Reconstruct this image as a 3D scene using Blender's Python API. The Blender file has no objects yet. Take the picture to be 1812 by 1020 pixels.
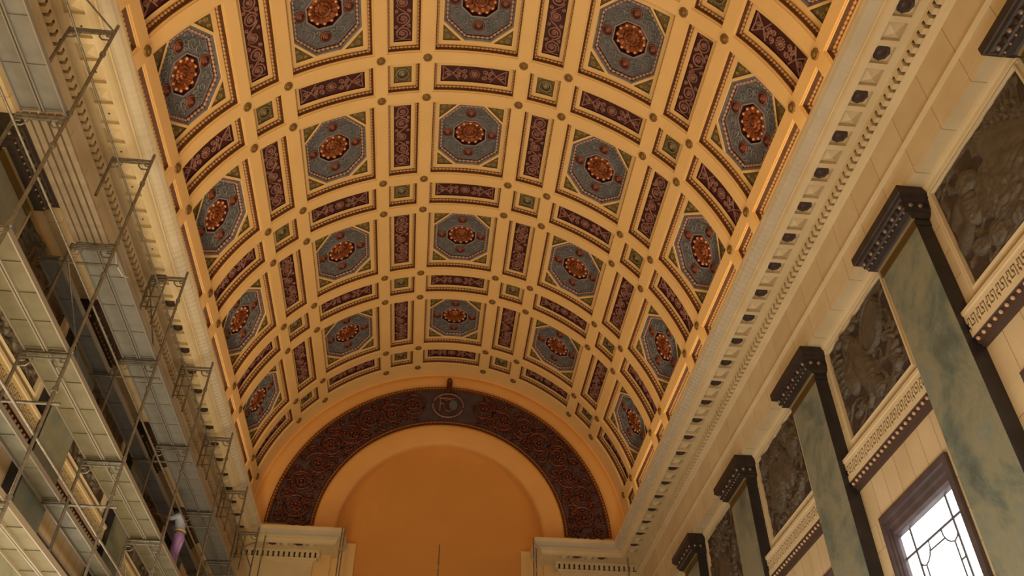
import bpy, math, random
from math import sin, cos, pi, sqrt, atan2, hypot
from mathutils import Vector, Matrix, noise

random.seed(7)
C = bpy.context.scene.collection
S = 6.3                    # metres per vault radius
CZ = 1.9167                # camera height below the springing, in radii
def W(p): return Vector((S*p[0], S*p[1], 1.6 + S*(p[2] + CZ)))
FLOOR = -CZ - 1.6/S
# ---- measured rhythm of the vault (in radii / radians)
w, n, Wy, Ny, y0 = .3872, .1876, .4543, .1933, 1.9845
B = Wy + Ny

# ------------------------------------------------------------------ materials
def nodes_of(name):
    m = bpy.data.materials.new(name); m.use_nodes = True
    nt = m.node_tree; b = nt.nodes['Principled BSDF']
    return m, nt, b
def mat(name, col, rough=.6, metal=0., noise_scale=None, col2=None, detail=6, bump=0., bump_scale=30., spec=.4, fac=(.3, .7), emit=None):
    m, nt, b = nodes_of(name)
    b.inputs['Base Color'].default_value = (*col, 1); b.inputs['Roughness'].default_value = rough
    b.inputs['Metallic'].default_value = metal; b.inputs['Specular IOR Level'].default_value = spec
    tc = nt.nodes.new('ShaderNodeTexCoord')
    if noise_scale:
        nz = nt.nodes.new('ShaderNodeTexNoise'); nz.inputs['Scale'].default_value = noise_scale; nz.inputs['Detail'].default_value = detail
        nt.links.new(tc.outputs['Object'], nz.inputs['Vector'])
        r = nt.nodes.new('ShaderNodeValToRGB'); r.color_ramp.elements[0].position = fac[0]; r.color_ramp.elements[1].position = fac[1]
        r.color_ramp.elements[0].color = (*col, 1); r.color_ramp.elements[1].color = (*(col2 or col), 1)
        nt.links.new(nz.outputs['Fac'], r.inputs['Fac']); nt.links.new(r.outputs['Color'], b.inputs['Base Color'])
    if bump:
        nb = nt.nodes.new('ShaderNodeTexNoise'); nb.inputs['Scale'].default_value = bump_scale; nb.inputs['Detail'].default_value = 4
        nt.links.new(tc.outputs['Object'], nb.inputs['Vector'])
        bp = nt.nodes.new('ShaderNodeBump'); bp.inputs['Strength'].default_value = bump; bp.inputs['Distance'].default_value = .02
        nt.links.new(nb.outputs['Fac'], bp.inputs['Height']); nt.links.new(bp.outputs['Normal'], b.inputs['Normal'])
    if emit:
        b.inputs['Emission Color'].default_value = (*emit[0], 1); b.inputs['Emission Strength'].default_value = emit[1]
    return m
def stone(name, col, col2, bw, bh, off=.5, mortar=(.2, .14, .08), msize=.006, axis='y', shift=(0, 0), carved=0):
    """limestone with mortar joints running over the (y or x, z) plane"""
    m, nt, b = nodes_of(name); N = nt.nodes; L = nt.links
    b.inputs['Roughness'].default_value = .75; b.inputs['Specular IOR Level'].default_value = .25
    tc = N.new('ShaderNodeTexCoord'); sp = N.new('ShaderNodeSeparateXYZ'); L.new(tc.outputs['Object'], sp.inputs[0])
    cb = N.new('ShaderNodeCombineXYZ'); L.new(sp.outputs['Y' if axis == 'y' else 'X'], cb.inputs[0]); L.new(sp.outputs['Z'], cb.inputs[1])
    mp = N.new('ShaderNodeMapping'); mp.inputs['Location'].default_value = (shift[0], shift[1], 0); L.new(cb.outputs[0], mp.inputs['Vector'])
    nz = N.new('ShaderNodeTexNoise'); nz.inputs['Scale'].default_value = 1.7; nz.inputs['Detail'].default_value = 8
    L.new(tc.outputs['Object'], nz.inputs['Vector'])
    r = N.new('ShaderNodeValToRGB'); r.color_ramp.elements[0].position = .3; r.color_ramp.elements[1].position = .72
    r.color_ramp.elements[0].color = (*col, 1); r.color_ramp.elements[1].color = (*col2, 1); L.new(nz.outputs['Fac'], r.inputs['Fac'])
    out = r.outputs['Color']
    if bw:
        br = N.new('ShaderNodeTexBrick'); br.offset = off; br.inputs['Scale'].default_value = 1
        br.inputs['Mortar Size'].default_value = msize; br.inputs['Mortar Smooth'].default_value = .3
        br.inputs['Brick Width'].default_value = bw; br.inputs['Row Height'].default_value = bh
        br.inputs['Color1'].default_value = (1, 1, 1, 1); br.inputs['Color2'].default_value = (.9, .88, .85, 1); br.inputs['Mortar'].default_value = (.42, .34, .25, 1)
        L.new(mp.outputs[0], br.inputs['Vector'])
        mx = N.new('ShaderNodeMixRGB'); mx.blend_type = 'MULTIPLY'; mx.inputs['Fac'].default_value = 1
        L.new(out, mx.inputs[1]); L.new(br.outputs['Color'], mx.inputs[2]); out = mx.outputs[0]
    L.new(out, b.inputs['Base Color'])
    bp = N.new('ShaderNodeBump'); bp.inputs['Strength'].default_value = .25; bp.inputs['Distance'].default_value = .01
    if carved:
        wv = N.new('ShaderNodeTexWave'); wv.bands_direction = 'X'; wv.inputs['Scale'].default_value = carved; wv.inputs['Distortion'].default_value = 9
        wv.inputs['Detail'].default_value = 1; wv.inputs['Detail Scale'].default_value = .5; L.new(mp.outputs[0], wv.inputs['Vector']); L.new(wv.outputs['Fac'], bp.inputs['Height'])
        bp.inputs['Strength'].default_value = .35; bp.inputs['Distance'].default_value = .03
    else:
        n2 = N.new('ShaderNodeTexNoise'); n2.inputs['Scale'].default_value = 14; n2.inputs['Detail'].default_value = 6
        L.new(tc.outputs['Object'], n2.inputs['Vector']); L.new(n2.outputs['Fac'], bp.inputs['Height'])
    L.new(bp.outputs['Normal'], b.inputs['Normal'])
    return m
def marble(name):
    m, nt, b = nodes_of(name); N = nt.nodes; L = nt.links
    b.inputs['Roughness'].default_value = .38
    tc = N.new('ShaderNodeTexCoord'); oi = N.new('ShaderNodeObjectInfo')
    ad = N.new('ShaderNodeVectorMath'); ad.operation = 'ADD'; mu = N.new('ShaderNodeMath'); mu.operation = 'MULTIPLY'; mu.inputs[1].default_value = 37
    L.new(oi.outputs['Random'], mu.inputs[0]); cb = N.new('ShaderNodeCombineXYZ')
    for i in range(3): L.new(mu.outputs[0], cb.inputs[i])
    L.new(tc.outputs['Object'], ad.inputs[0]); L.new(cb.outputs[0], ad.inputs[1])
    n1 = N.new('ShaderNodeTexNoise'); n1.inputs['Scale'].default_value = .8; n1.inputs['Detail'].default_value = 11; n1.inputs['Roughness'].default_value = .64; n1.inputs['Distortion'].default_value = .35
    L.new(ad.outputs[0], n1.inputs['Vector'])
    r = N.new('ShaderNodeValToRGB'); e = r.color_ramp.elements
    e[0].position = .28; e[0].color = (.06, .075, .062, 1); e[1].position = .74; e[1].color = (.42, .42, .36, 1)
    k = e.new(.42); k.color = (.14, .175, .145, 1); k = e.new(.52); k.color = (.25, .25, .17, 1); k = e.new(.62); k.color = (.19, .225, .195, 1)
    L.new(n1.outputs['Fac'], r.inputs['Fac'])
    n2 = N.new('ShaderNodeTexNoise'); n2.inputs['Scale'].default_value = .8; n2.inputs['Detail'].default_value = 10; n2.inputs['Roughness'].default_value = .7; n2.inputs['Distortion'].default_value = 2.5
    L.new(ad.outputs[0], n2.inputs['Vector'])
    v = N.new('ShaderNodeValToRGB'); e = v.color_ramp.elements
    e[0].position = .47; e[0].color = (0, 0, 0, 1); e[1].position = .53; e[1].color = (0, 0, 0, 1); k = e.new(.5); k.color = (.16, .16, .16, 1)
    L.new(n2.outputs['Fac'], v.inputs['Fac'])
    mx = N.new('ShaderNodeMixRGB'); L.new(v.outputs['Color'], mx.inputs['Fac']); L.new(r.outputs['Color'], mx.inputs[1]); mx.inputs[2].default_value = (.36, .36, .31, 1)
    L.new(mx.outputs[0], b.inputs['Base Color'])
    return m

M = {}
M['plaster'] = mat('vault_plaster', (.71, .475, .205), .55, noise_scale=.8, col2=(.77, .525, .235))
M['ochre'] = mat('ochre_plaster', (.70, .36, .11), .55, noise_scale=.8, col2=(.75, .40, .13))
M['niche'] = mat('niche_plaster', (.62, .285, .065), .6, noise_scale=.5, col2=(.68, .32, .08))
M['bead_bed'] = mat('dark_bead_bed', (.075, .024, .008), .5, noise_scale=6, col2=(.11, .04, .013))
M['gilt'] = mat('dull_gilding', (.50, .29, .13), .38, .25)
M['palebead'] = mat('pink_bead', (.46, .28, .21), .3, .2)
M['greenrel'] = mat('dark_green_relief', (.25, .20, .085), .4, .1)
M['olive'] = mat('olive_panel', (.165, .11, .035), .6, noise_scale=5, col2=(.10, .075, .028))
M['oliverel'] = mat('olive_relief', (.30, .215, .085), .45)
M['blue'] = mat('blue_grey_field', (.15, .14, .175), .55, noise_scale=4, col2=(.095, .105, .12), fac=(.38, .62))
M['bluerel'] = mat('blue_green_relief', (.215, .20, .215), .45, noise_scale=5, col2=(.10, .125, .125))
M['bluelip'] = mat('pale_blue_edge', (.25, .225, .25), .5)
M['maroon'] = mat('maroon_field', (.065, .014, .014), .5, noise_scale=7, col2=(.04, .009, .009))
M['mauve'] = mat('mauve_scrollwork', (.31, .155, .125), .38, noise_scale=9, col2=(.20, .085, .07))
M['copper'] = mat('copper_rosette', (.30, .095, .025), .3, .35, noise_scale=8, col2=(.19, .045, .012))
M['petal'] = mat('pink_gold_petal_tips', (.66, .38, .26), .22, .3)
M['redflor'] = mat('red_brown_floret', (.23, .075, .042), .4, .2)
M['bronzeboss'] = mat('bronze_boss', (.22, .125, .035), .4, .35)
M['archfield'] = mat('arch_band_field', (.060, .036, .042), .5, noise_scale=3, col2=(.085, .062, .078))
M['archrel'] = mat('arch_band_scrolls', (.16, .040, .018), .33, .2, noise_scale=6, col2=(.085, .020, .012))
M['archbead'] = mat('arch_band_beads', (.30, .10, .03), .35, .3)
ST, ST2 = (.64, .51, .305), (.72, .59, .375)
M['frieze'] = stone('limestone_courses', ST, ST2, .1295*S, 40, 0, shift=(.35, 20))
M['carved'] = stone('limestone_leaf_carving', (.54, .46, .33), (.60, .52, .39), None, None, carved=2.2)
M['plain'] = stone('limestone_plain', ST, ST2, None, None)
M['wallstone'] = stone('limestone_ashlar', ST, ST2, .92, .46, .5, shift=(.2, .1))
M['vouss'] = stone('limestone_lintel', (.60, .465, .275), (.68, .545, .345), .064*S, 40, 0, shift=(.1, 20))
M['endstone'] = stone('limestone_end_wall', (.46, .37, .25), (.52, .43, .31), .9, .5, .5, axis='x')  # limestone in a darker tone, the end wall's weak light put into its colour
M['slot'] = mat('dark_dentil_slot', (.085, .055, .03), .7)  # dark brown for the back and top of the gaps between dentils
M['disc'] = mat('dark_bronze_disc', (.055, .035, .032), .45, .3, noise_scale=20, col2=(.09, .06, .05))
M['green'] = marble('green_marble')
M['black'] = mat('black_marble', (.021, .020, .023), .35, noise_scale=3, col2=(.04, .036, .040))
M['capital'] = mat('capital_bronze', (.034, .024, .022), .4, .3, noise_scale=6, col2=(.055, .040, .034))
M['capboss'] = mat('capital_bosses', (.26, .21, .17), .3, .5)
M['band'] = mat('old_gold_band', (.14, .085, .02), .4, .4)
M['fillet'] = mat('gold_fillet', (.42, .33, .17), .35, .4)
M['rel'] = mat('relief_bronze', (.080, .062, .042), .45, .15, noise_scale=6, col2=(.13, .104, .072), bump=.5, bump_scale=18)
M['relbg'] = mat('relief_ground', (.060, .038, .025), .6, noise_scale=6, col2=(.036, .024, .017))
M['fretbg'] = mat('fret_ground', (.10, .05, .022), .7)  # stone grime, with the shade of the carved recess also in the colour
M['beadcourse'] = mat('dark_bead_course', (.075, .042, .028), .5)
M['ivory'] = mat('pale_bead', (.62, .42, .27), .35)
M['winmarble'] = mat('purple_grey_marble', (.075, .055, .058), .32, noise_scale=4, col2=(.11, .085, .09))
M['lead'] = mat('lead_came', (.10, .09, .09), .5, .4)
M['glass'] = mat('milky_window_glass', (.8, .85, .9), .3, emit=((.93, .97, 1.0), 3.2))
M['steel'] = mat('galvanised_tube', (.27, .245, .205), .42, .55, noise_scale=12, col2=(.15, .135, .115))
M['alu'] = mat('grey_deck_board', (.155, .155, .155), .6, .1, noise_scale=4, col2=(.21, .205, .20))
M['ply'] = mat('olive_plywood_deck', (.105, .093, .058), .65, noise_scale=3, col2=(.16, .142, .09))
M['board'] = mat('weathered_board', (.20, .155, .11), .7, noise_scale=5, col2=(.28, .225, .165))
M['alu_edge'] = mat('lit_deck_edge', (.27, .255, .235), .45, .3)  # lighter grey, the light on the side rails put into their colour
M['rail_edge'] = mat('deck_side_rail', (.28, .24, .19), .45, .3)
M['floor'] = mat('floor_marble', (.42, .34, .24), .3, noise_scale=.6, col2=(.52, .43, .31))
M['skin'] = mat('skin', (.30, .15, .09), .5)
M['hair'] = mat('dark_hair', (.02, .015, .012), .6)
M['shirt'] = mat('pale_blue_cloth', (.33, .37, .50), .8, noise_scale=14, col2=(.27, .31, .43))
M['trous'] = mat('lavender_cloth', (.36, .22, .50), .8, noise_scale=14, col2=(.29, .17, .42))
M['belt'] = mat('yellow_strap', (.55, .42, .10), .6)
M['boot'] = mat('dark_leather', (.03, .025, .02), .5)
M['grey_disc'] = mat('grey_enamel', (.115, .12, .125), .5)
M['rope'] = mat('pale_rope', (.5, .42, .3), .8)

# ------------------------------------------------------------------ mesh builder
class MB:
    def __init__(s): s.v, s.f, s.m, s.sm = [], [], [], []
    def add(s, vs, fs, mi=0, smooth=False):
        o = len(s.v); s.v += [tuple(p) for p in vs]
        for f in fs: s.f.append(tuple(i + o for i in f)); s.m.append(mi); s.sm.append(smooth)
        return s
    def box(s, a, b, mi=0):
        (x0, y0_, z0), (x1, y1, z1) = a, b
        v = [(x0,y0_,z0),(x1,y0_,z0),(x1,y1,z0),(x0,y1,z0),(x0,y0_,z1),(x1,y0_,z1),(x1,y1,z1),(x0,y1,z1)]
        return s.add(v, [(0,3,2,1),(4,5,6,7),(0,1,5,4),(1,2,6,5),(2,3,7,6),(3,0,4,7)], mi)
    def poly(s, pts, mi=0): return s.add(pts, [tuple(range(len(pts)))], mi)
    def loft(s, loops, mis, close=True, smooth=False):
        k = len(loops[0]); o = len(s.v)
        for l in loops: s.v += [tuple(p) for p in l]
        for i in range(len(loops) - 1):
            mi = mis[i] if isinstance(mis, (list, tuple)) else mis
            for j in range(k if close else k - 1):
                a, b = o + i*k + j, o + i*k + (j+1) % k
                s.f.append((a, b, b + k, a + k)); s.m.append(mi); s.sm.append(smooth)
        return s
    def tube(s, path, r, nseg=6, mi=0, cap=True, taper=None):
        P = [Vector(p) for p in path]; loops = []
        ref = Vector((0, 0, 1))
        for i, p in enumerate(P):
            t = (P[min(i+1, len(P)-1)] - P[max(i-1, 0)]).normalized()
            if abs(t.dot(ref)) > .95: ref2 = Vector((1, 0, 0)) if abs(t.x) < .9 else Vector((0, 1, 0))
            else: ref2 = ref
            a = t.cross(ref2).normalized(); b_ = t.cross(a)
            rr = r*(taper[i] if taper else 1)
            loops.append([p + a*(rr*cos(2*pi*k/nseg)) + b_*(rr*sin(2*pi*k/nseg)) for k in range(nseg)])
        s.loft(loops, mi, True, True)
        if cap:
            s.add(loops[0], [tuple(range(nseg))], mi); s.add(loops[-1], [tuple(range(nseg))], mi)
        return s
    def ball(s, c, r, mi=0, nu=8, nv=5, sc=(1, 1, 1)):
        loops = []
        for j in range(nv + 1):
            a = -pi/2 + pi*j/nv
            loops.append([(c[0] + sc[0]*r*cos(a)*cos(2*pi*k/nu), c[1] + sc[1]*r*cos(a)*sin(2*pi*k/nu), c[2] + sc[2]*r*sin(a)) for k in range(nu)])
        return s.loft(loops, mi, True, True)
    def dome(s, c, prof, axis_d=-1, nu=16, mi=0, lobes=0, amp=0.):
        """rings of (radius, height); height towards -d (the viewer) in (u, y, d) space"""
        loops = []
        for (r, h) in prof:
            L = []
            for k in range(nu):
                a = 2*pi*k/nu; rr = r*(1 + amp*cos(lobes*a)) if lobes else r
                L.append((c[0] + rr*cos(a), c[1] + rr*sin(a), c[2] + axis_d*h))
            loops.append(L)
        s.loft(loops, mi, True, True); s.add(loops[-1], [tuple(range(nu))], mi[-1] if isinstance(mi, list) else mi, True)
        return s
    def map(s, fn): s.v = [tuple(fn(*p)) for p in s.v]; return s
    def mesh(s, name, mats, origin=(0, 0, 0)):
        me = bpy.data.meshes.new(name)
        me.from_pydata([((x-origin[0])*S, (y-origin[1])*S, (z-origin[2])*S) for x, y, z in s.v], [], s.f)
        for k in mats: me.materials.append(M[k])
        me.polygons.foreach_set('material_index', s.m); me.polygons.foreach_set('use_smooth', s.sm); me.update()
        return me
    def build(s, name, mats, parent=None, origin=(0, 0, 0), local=(0, 0, 0)):
        o = bpy.data.objects.new(name, s.mesh(name, mats, origin)); C.objects.link(o)
        if parent: o.parent = parent; o.location = [S*q for q in local]
        else: o.location = W(origin)
        return o
def link(name, me, parent, loc=(0, 0, 0), ry=0., rz=0.):
    o = bpy.data.objects.new(name, me); C.objects.link(o); o.parent = parent
    o.location = [S*q for q in loc]; o.rotation_euler = (0, ry, rz); return o
def empty(name, origin, rz=0.):
    o = bpy.data.objects.new(name, None); C.objects.link(o); o.location = W(origin); o.rotation_euler = (0, 0, rz); o.empty_display_size = .2
    return o
def tag(o, label=None, cat=None, group=None, kind=None):
    if label: o['label'] = label
    if cat: o['category'] = cat
    if group: o['group'] = group
    if kind: o['kind'] = kind
    return o
def copy_tree(o, parent=None):
    c = o.copy(); C.objects.link(c); c.parent = parent
    for ch in [k for k in bpy.data.objects if k.parent == o]: copy_tree(ch, c)
    return c
ORD = ['nearest', 'second', 'third', 'fourth', 'fifth', 'sixth', 'seventh']

# ------------------------------------------------------------------ the vault
def cyl(u, y, d): return ((1+d)*sin(u), y, (1+d)*cos(u))
def rect_loop(a, b, d, k=8):
    P = []
    c = [(-a, -b), (a, -b), (a, b), (-a, b)]
    for i in range(4):
        p, q = c[i], c[(i+1) % 4]
        for j in range(k): P.append((p[0]+(q[0]-p[0])*j/k, p[1]+(q[1]-p[1])*j/k, d))
    return P
def oct_loop(pa, pb, c, i, d, k=4):
    K = pa + pb - c - 1.41421*i; A, B_ = pa - i, pb - i
    v = [(K-B_, B_), (A, K-A), (A, A-K), (K-B_, -B_), (B_-K, -B_), (-A, A-K), (-A, K-A), (B_-K, B_)]
    P = []
    for q in range(8):
        p, r = v[q], v[(q+1) % 8]
        for j in range(k): P.append((p[0]+(r[0]-p[0])*j/k, p[1]+(r[1]-p[1])*j/k, d))
    return P
def beaded_rod(mb, L, pitch, r, mi=0, closed=True, thin=.12, nseg=6):
    """a carved bead moulding: one rod that swells into a bead every pitch"""
    seg = []; tot = 0
    for i in range(len(L) if closed else len(L)-1):
        p, q = Vector(L[i]), Vector(L[(i+1) % len(L)]); seg.append((tot, p, q)); tot += (q-p).length
    k = max(4, int(round(tot/pitch))); P = []; T = []; si = 0
    for j in range(k*4+1):
        t = tot*j/(k*4)
        while si+1 < len(seg) and seg[si+1][0] <= t: si += 1
        st, p, q = seg[si]; P.append(p+(q-p)*((t-st)/((q-p).length or 1))); T.append((thin, 1.0, 1.1, 1.0)[j % 4])
    mb.tube(P, r, nseg, mi, not closed, T)
def spiral(cx, cy, r0, r1, turns, a0, d, k=26, sy=1.):
    return [(cx + (r0+(r1-r0)*i/k)*cos(a0+2*pi*turns*i/k), cy + sy*(r0+(r1-r0)*i/k)*sin(a0+2*pi*turns*i/k), d) for i in range(k+1)]

MATS_C = ['plaster', 'bead_bed', 'olive', 'blue', 'bluelip', 'maroon']
def coffer_base(a, b, D, ins, pd):
    mb = MB()
    seq = [(0, 0), (0, .0045), (.0045, .0045), (.0055, .0085), (.0145, D), (ins, D)]
    mb.loft([rect_loop(a-i, b-i, d) for i, d in seq], [0, 0, 0, 1, 0])
    return mb
def bead_mesh(name, a, b, D):
    mb = MB(); beaded_rod(mb, rect_loop(a-.0118, b-.0118, D-.0065), .0158, .0052)
    return mb.map(cyl).mesh(name, ['gilt'])
A1, A2, B1, B2, D = w/2-.025, n/2-.025, Wy/2-.025, Ny/2-.025, .030
INS = .035
pa, pb, cc = A1-INS, B1-INS, .083

def oct_meshes():
    mb = coffer_base(A1, B1, D, INS, 0)
    s_ = .0085*1.41421
    for sx in (-1, 1):
        for sy in (-1, 1):
            T = lambda p, d: (sx*p[0], sy*p[1], d)
            A_, B_, C_ = (pa, pb), (pa-cc, pb), (pa, pb-cc); Bp, Cp = (pa-cc+s_, pb), (pa, pb-cc+s_)
            mb.poly([T(B_, D), T(Bp, D), T(Cp, D), T(C_, D)], 0)
            mb.loft([[T(A_, D), T(Bp, D), T(Cp, D)], [T(A_, D+.006), T(Bp, D+.006), T(Cp, D+.006)]], 2)
            mb.poly([T(A_, D+.006), T(Bp, D+.006), T(Cp, D+.006)], 2)
    seq = [(0, D), (.002, D+.003), (.009, D+.006), (.010, D+.009), (.018, D+.023)]
    mb.loft([oct_loop(pa, pb, cc, i, d) for i, d in seq], [0, 3, 3, 5])
    F = D + .023
    ro, ri = .070, .066
    inner0 = oct_loop(ro, ro, .041, 0, F); inner1 = oct_loop(ro, ro, .041, 0, F-.004); inner2 = oct_loop(ro, ro, .041, .005, F-.004); inner3 = oct_loop(ro, ro, .041, .008, F+.016)
    mb.loft([oct_loop(pa, pb, cc, .018, F), inner0, inner1, inner2, inner3], [3, 4, 4, 5])
    mb.add(inner3, [tuple(range(len(inner3)))], 5)
    base = mb.map(cyl).mesh('octagonal_coffer', MATS_C)
    # ornament on the octagon reveal
    mb = MB(); beaded_rod(mb, oct_loop(pa, pb, cc, .0140, F-.010), .0175, .0054)
    beaded_rod(mb, oct_loop(pa, pb, cc, .0195, F-.001), .0085, .0024, 1)
    ob = mb.map(cyl).mesh('octagon_beading', ['palebead', 'bluelip'])
    # rosette
    mb = MB(); cz = F + .014
    mb.dome((0, 0, cz), [(.060, 0), (.061, .006), (.055, .013), (.047, .012), (.036, .007), (.030, .006), (.029, .013), (.0245, .016), (.021, .010), (.017, .009), (.016, .017), (.0105, .020), (.009, .014), (.005, .014), (.004, .019), (.001, .019)], nu=72, mi=[0, 0, 0, 0, 2, 0, 0, 0, 2, 0, 0, 2, 0, 0, 0], lobes=12, amp=.06)
    for k in range(12):
        a = 2*pi*k/12; mb.ball((.0535*cos(a), .0535*sin(a), cz-.0135), .0066, 1, 8, 5, (1, 1, .8))
        mb.tube([(.034*cos(a), .034*sin(a), cz-.006), (.044*cos(a), .044*sin(a), cz-.012), (.055*cos(a), .055*sin(a), cz-.013)], .005, 6, 0, True, [.4, .9, 1])
    ros = mb.map(cyl).mesh('rosette', ['copper', 'petal', 'maroon'])
    # florets
    mb = MB()
    mb.dome((0, 0, F), [(.0225, 0), (.0225, .005), (.018, .007), (.0165, .003), (.0125, .003), (.0115, .009), (.0075, .006), (.005, .011), (.001, .011)], nu=24, mi=[0, 0, 1, 1, 0, 1, 0, 0], lobes=8, amp=.05)
    flor = mb
    flm = {}
    for k, (fx, fy) in enumerate([(0, .108), (.0925, 0), (0, -.108), (-.0925, 0)]):
        q = MB(); q.v = [(x+fx, y+fy, z) for x, y, z in flor.v]; q.f, q.m, q.sm = flor.f, flor.m, flor.sm; flm[k] = q.map(cyl).mesh('floret', ['redflor', 'maroon', 'palebead'])
    # foliage
    mb = MB(); rnd = random.Random(3)
    for sx in (-1, 1):
        for sy in (-1, 1):
            for (cx, cy, r, t, a) in [(.060, .087, .020, 1.6, .3), (.083, .055, .017, 1.5, 2.0), (.036, .110, .014, 1.3, 4.0), (.100, .022, .010, 1.2, 1.), (.045, .128, .009, 1.2, 2.), (.027, .086, .008, 1.2, 5.)]:
                P = spiral(cx, cy, .002, r, t, a, F-.0015); P = [(sx*x, sy*y, d) for x, y, d in P]
                mb.tube(P, .0036, 5, 0, True, [.5+.6*i/len(P) for i in range(len(P))])
            for q in range(16):
                cx, cy = .03+.085*rnd.random(), .03+.115*rnd.random()
                if cx + cy > .185 or hypot(cx, cy) < .085: continue
                a = rnd.random()*6.28; l = .006+.008*rnd.random()
                mb.tube([(sx*(cx-l*cos(a)), sy*(cy-l*sin(a)), F), (sx*cx, sy*cy, F-.003), (sx*(cx+l*cos(a)), sy*(cy+l*sin(a)), F)], .0032, 5, 0, True, [.4, 1, .3])
    for (fx, fy) in [(0, .108), (.0925, 0), (0, -.108), (-.0925, 0)]:
        mb.tube(spiral(fx, fy, .0275, .0275, .8, atan2(fy, fx)-2.5, F-.001), .0024, 5, 0)
    fol = mb.map(cyl).mesh('foliage_relief', ['bluerel'])
    # corner leaves
    mb = MB()
    for sx in (-1, 1):
        for sy in (-1, 1):
            ox, oy = pa-.024, pb-.024
            for (cx, cy, r, a) in [(ox+.006, oy+.006, .011, .5), (ox-.016, oy+.013, .007, 2.), (ox+.013, oy-.016, .007, 4.)]:
                P = spiral(cx, cy, .001, r, 1.4, a, D+.005, 16); mb.tube([(sx*x, sy*y, d) for x, y, d in P], .0022, 5, 0)
    cor = mb.map(cyl).mesh('corner_relief', ['oliverel'])
    return base, bead_mesh('bead_moulding', A1, B1, D), ob, ros, flm, fol, cor

def panel_coffer(name, a, b, fieldmat, frame_in):
    mb = coffer_base(a, b, D, frame_in, 0)
    qa, qb = a-frame_in, b-frame_in
    k = {'maroon': 5, 'olive': 2}[fieldmat]
    mb.loft([rect_loop(qa, qb, D), rect_loop(qa, qb, D+.006), rect_loop(qa-.001, qb-.001, D+.006)], [k, k])
    # curved floor
    cols = 8
    for j in range(cols):
        u0, u1 = -qa+2*qa*j/cols, -qa+2*qa*(j+1)/cols
        mb.poly([(u0, -qb, D+.006), (u1, -qb, D+.006), (u1, qb, D+.006), (u0, qb, D+.006)], k)
    return mb.map(cyl).mesh(name, MATS_C), qa, qb
def long_meshes():
    base, qa, qb = panel_coffer('scroll_coffer', A2, B1, 'maroon', .033)
    mb = MB(); d = D+.004
    ys = [-qb*.80, -qb*.42, 0, qb*.42, qb*.80]
    for k, y in enumerate(ys):
        big = k != 2; r = .029 if big else .022; sgn = 1 if k % 2 else -1
        mb.tube(spiral(0, y, r*.40, r, 1.6, sgn*1.2+k, d, 30), .0037, 5, 0)
        mb.dome((0, y, D+.006), [(.0095, 0), (.0095, .005), (.006, .005), (.0055, .002), (.004, .002), (.0035, .008), (.001, .008)], nu=12, mi=0)
        if k < 4:
            ym = (y+ys[k+1])/2; s_ = 1 if k % 2 else -1
            P = [(s_*.024*cos(t*pi), ym+(t-.5)*.055, d) for t in [i/8 for i in range(9)]]; mb.tube(P, .0036, 5, 0)
            for sx in (-1, 1):
                mb.tube(spiral(sx*.025, ym, .002, .008, 1.2, k+sx, d, 12), .0032, 5, 0)
    for y in (-qb+.006, qb-.006):
        mb.tube([(-qa+.006, y, d), (0, y+.003*(1 if y < 0 else -1), d), (qa-.006, y, d)], .0024, 5, 0)
    return base, bead_mesh('bead_moulding', A2, B1, D), mb.map(cyl).mesh('scroll_relief', ['mauve'])
def cross_meshes():
    base, qa, qb = panel_coffer('foliate_coffer', A1, B2, 'maroon', .033)
    mb = MB(); d = D+.004
    for k in range(14):
        a = 2*pi*k/14; mb.ball((.019*cos(a), .019*sin(a), d), .0042, 0, 6, 4)
    mb.dome((0, 0, D+.006), [(.0135, 0), (.0135, .005), (.009, .005), (.0085, .002), (.005, .002), (.0045, .009), (.001, .009)], nu=16, mi=0)
    for sx in (-1, 1):
        x0, x1 = sx*.034, sx*(qa-.008)
        for s_ in (-1, 1):
            mb.tube([(sx*.062, s_*(qb-.006), d), (sx*.085, 0, d), (x1, -s_*(qb-.006), d)], .0034, 5, 0)
            mb.tube(spiral(sx*.041, s_*.013, .002, .012, 1.4, s_*sx, d, 16), .0034, 5, 0)
            mb.tube(spiral(sx*.063, s_*.012, .001, .010, 1.3, 2+s_, d, 16), .0034, 5, 0)
        mb.tube([(x1, -qb+.006, d), (sx*(qa-.012), 0, d), (x1, qb-.006, d)], .0034, 5, 0)
        mb.tube(spiral(sx*(qa-.026), 0, .002, .012, 1.4, sx, d, 18), .0034, 5, 0)
        mb.ball((sx*.058, 0, d), .0055, 0); mb.ball((sx*.085, 0, d), .006, 0)
    return base, bead_mesh('bead_moulding', A1, B2, D), mb.map(cyl).mesh('foliage_relief', ['mauve'])
def small_meshes():
    base, qa, qb = panel_coffer('square_coffer', A2, B2, 'olive', .033)
    mb = MB(); d = D+.004
    mb.dome((0, 0, D+.006), [(.027, 0), (.027, .005), (.0215, .006), (.0195, .002), (.0155, .002), (.014, .008), (.009, .004), (.005, .010), (.001, .010)], nu=30, mi=[0, 0, 1, 1, 0, 1, 0, 0], lobes=10, amp=.06)
    for sx in (-1, 1):
        for sy in (-1, 1): mb.tube(spiral(sx*.026, sy*.028, .001, .007, 1.2, sx+sy, d, 12), .0022, 5, 0)
    return base, bead_mesh('bead_moulding', A2, B2, D), mb.map(cyl).mesh('rosette', ['greenrel', 'disc'])

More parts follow.
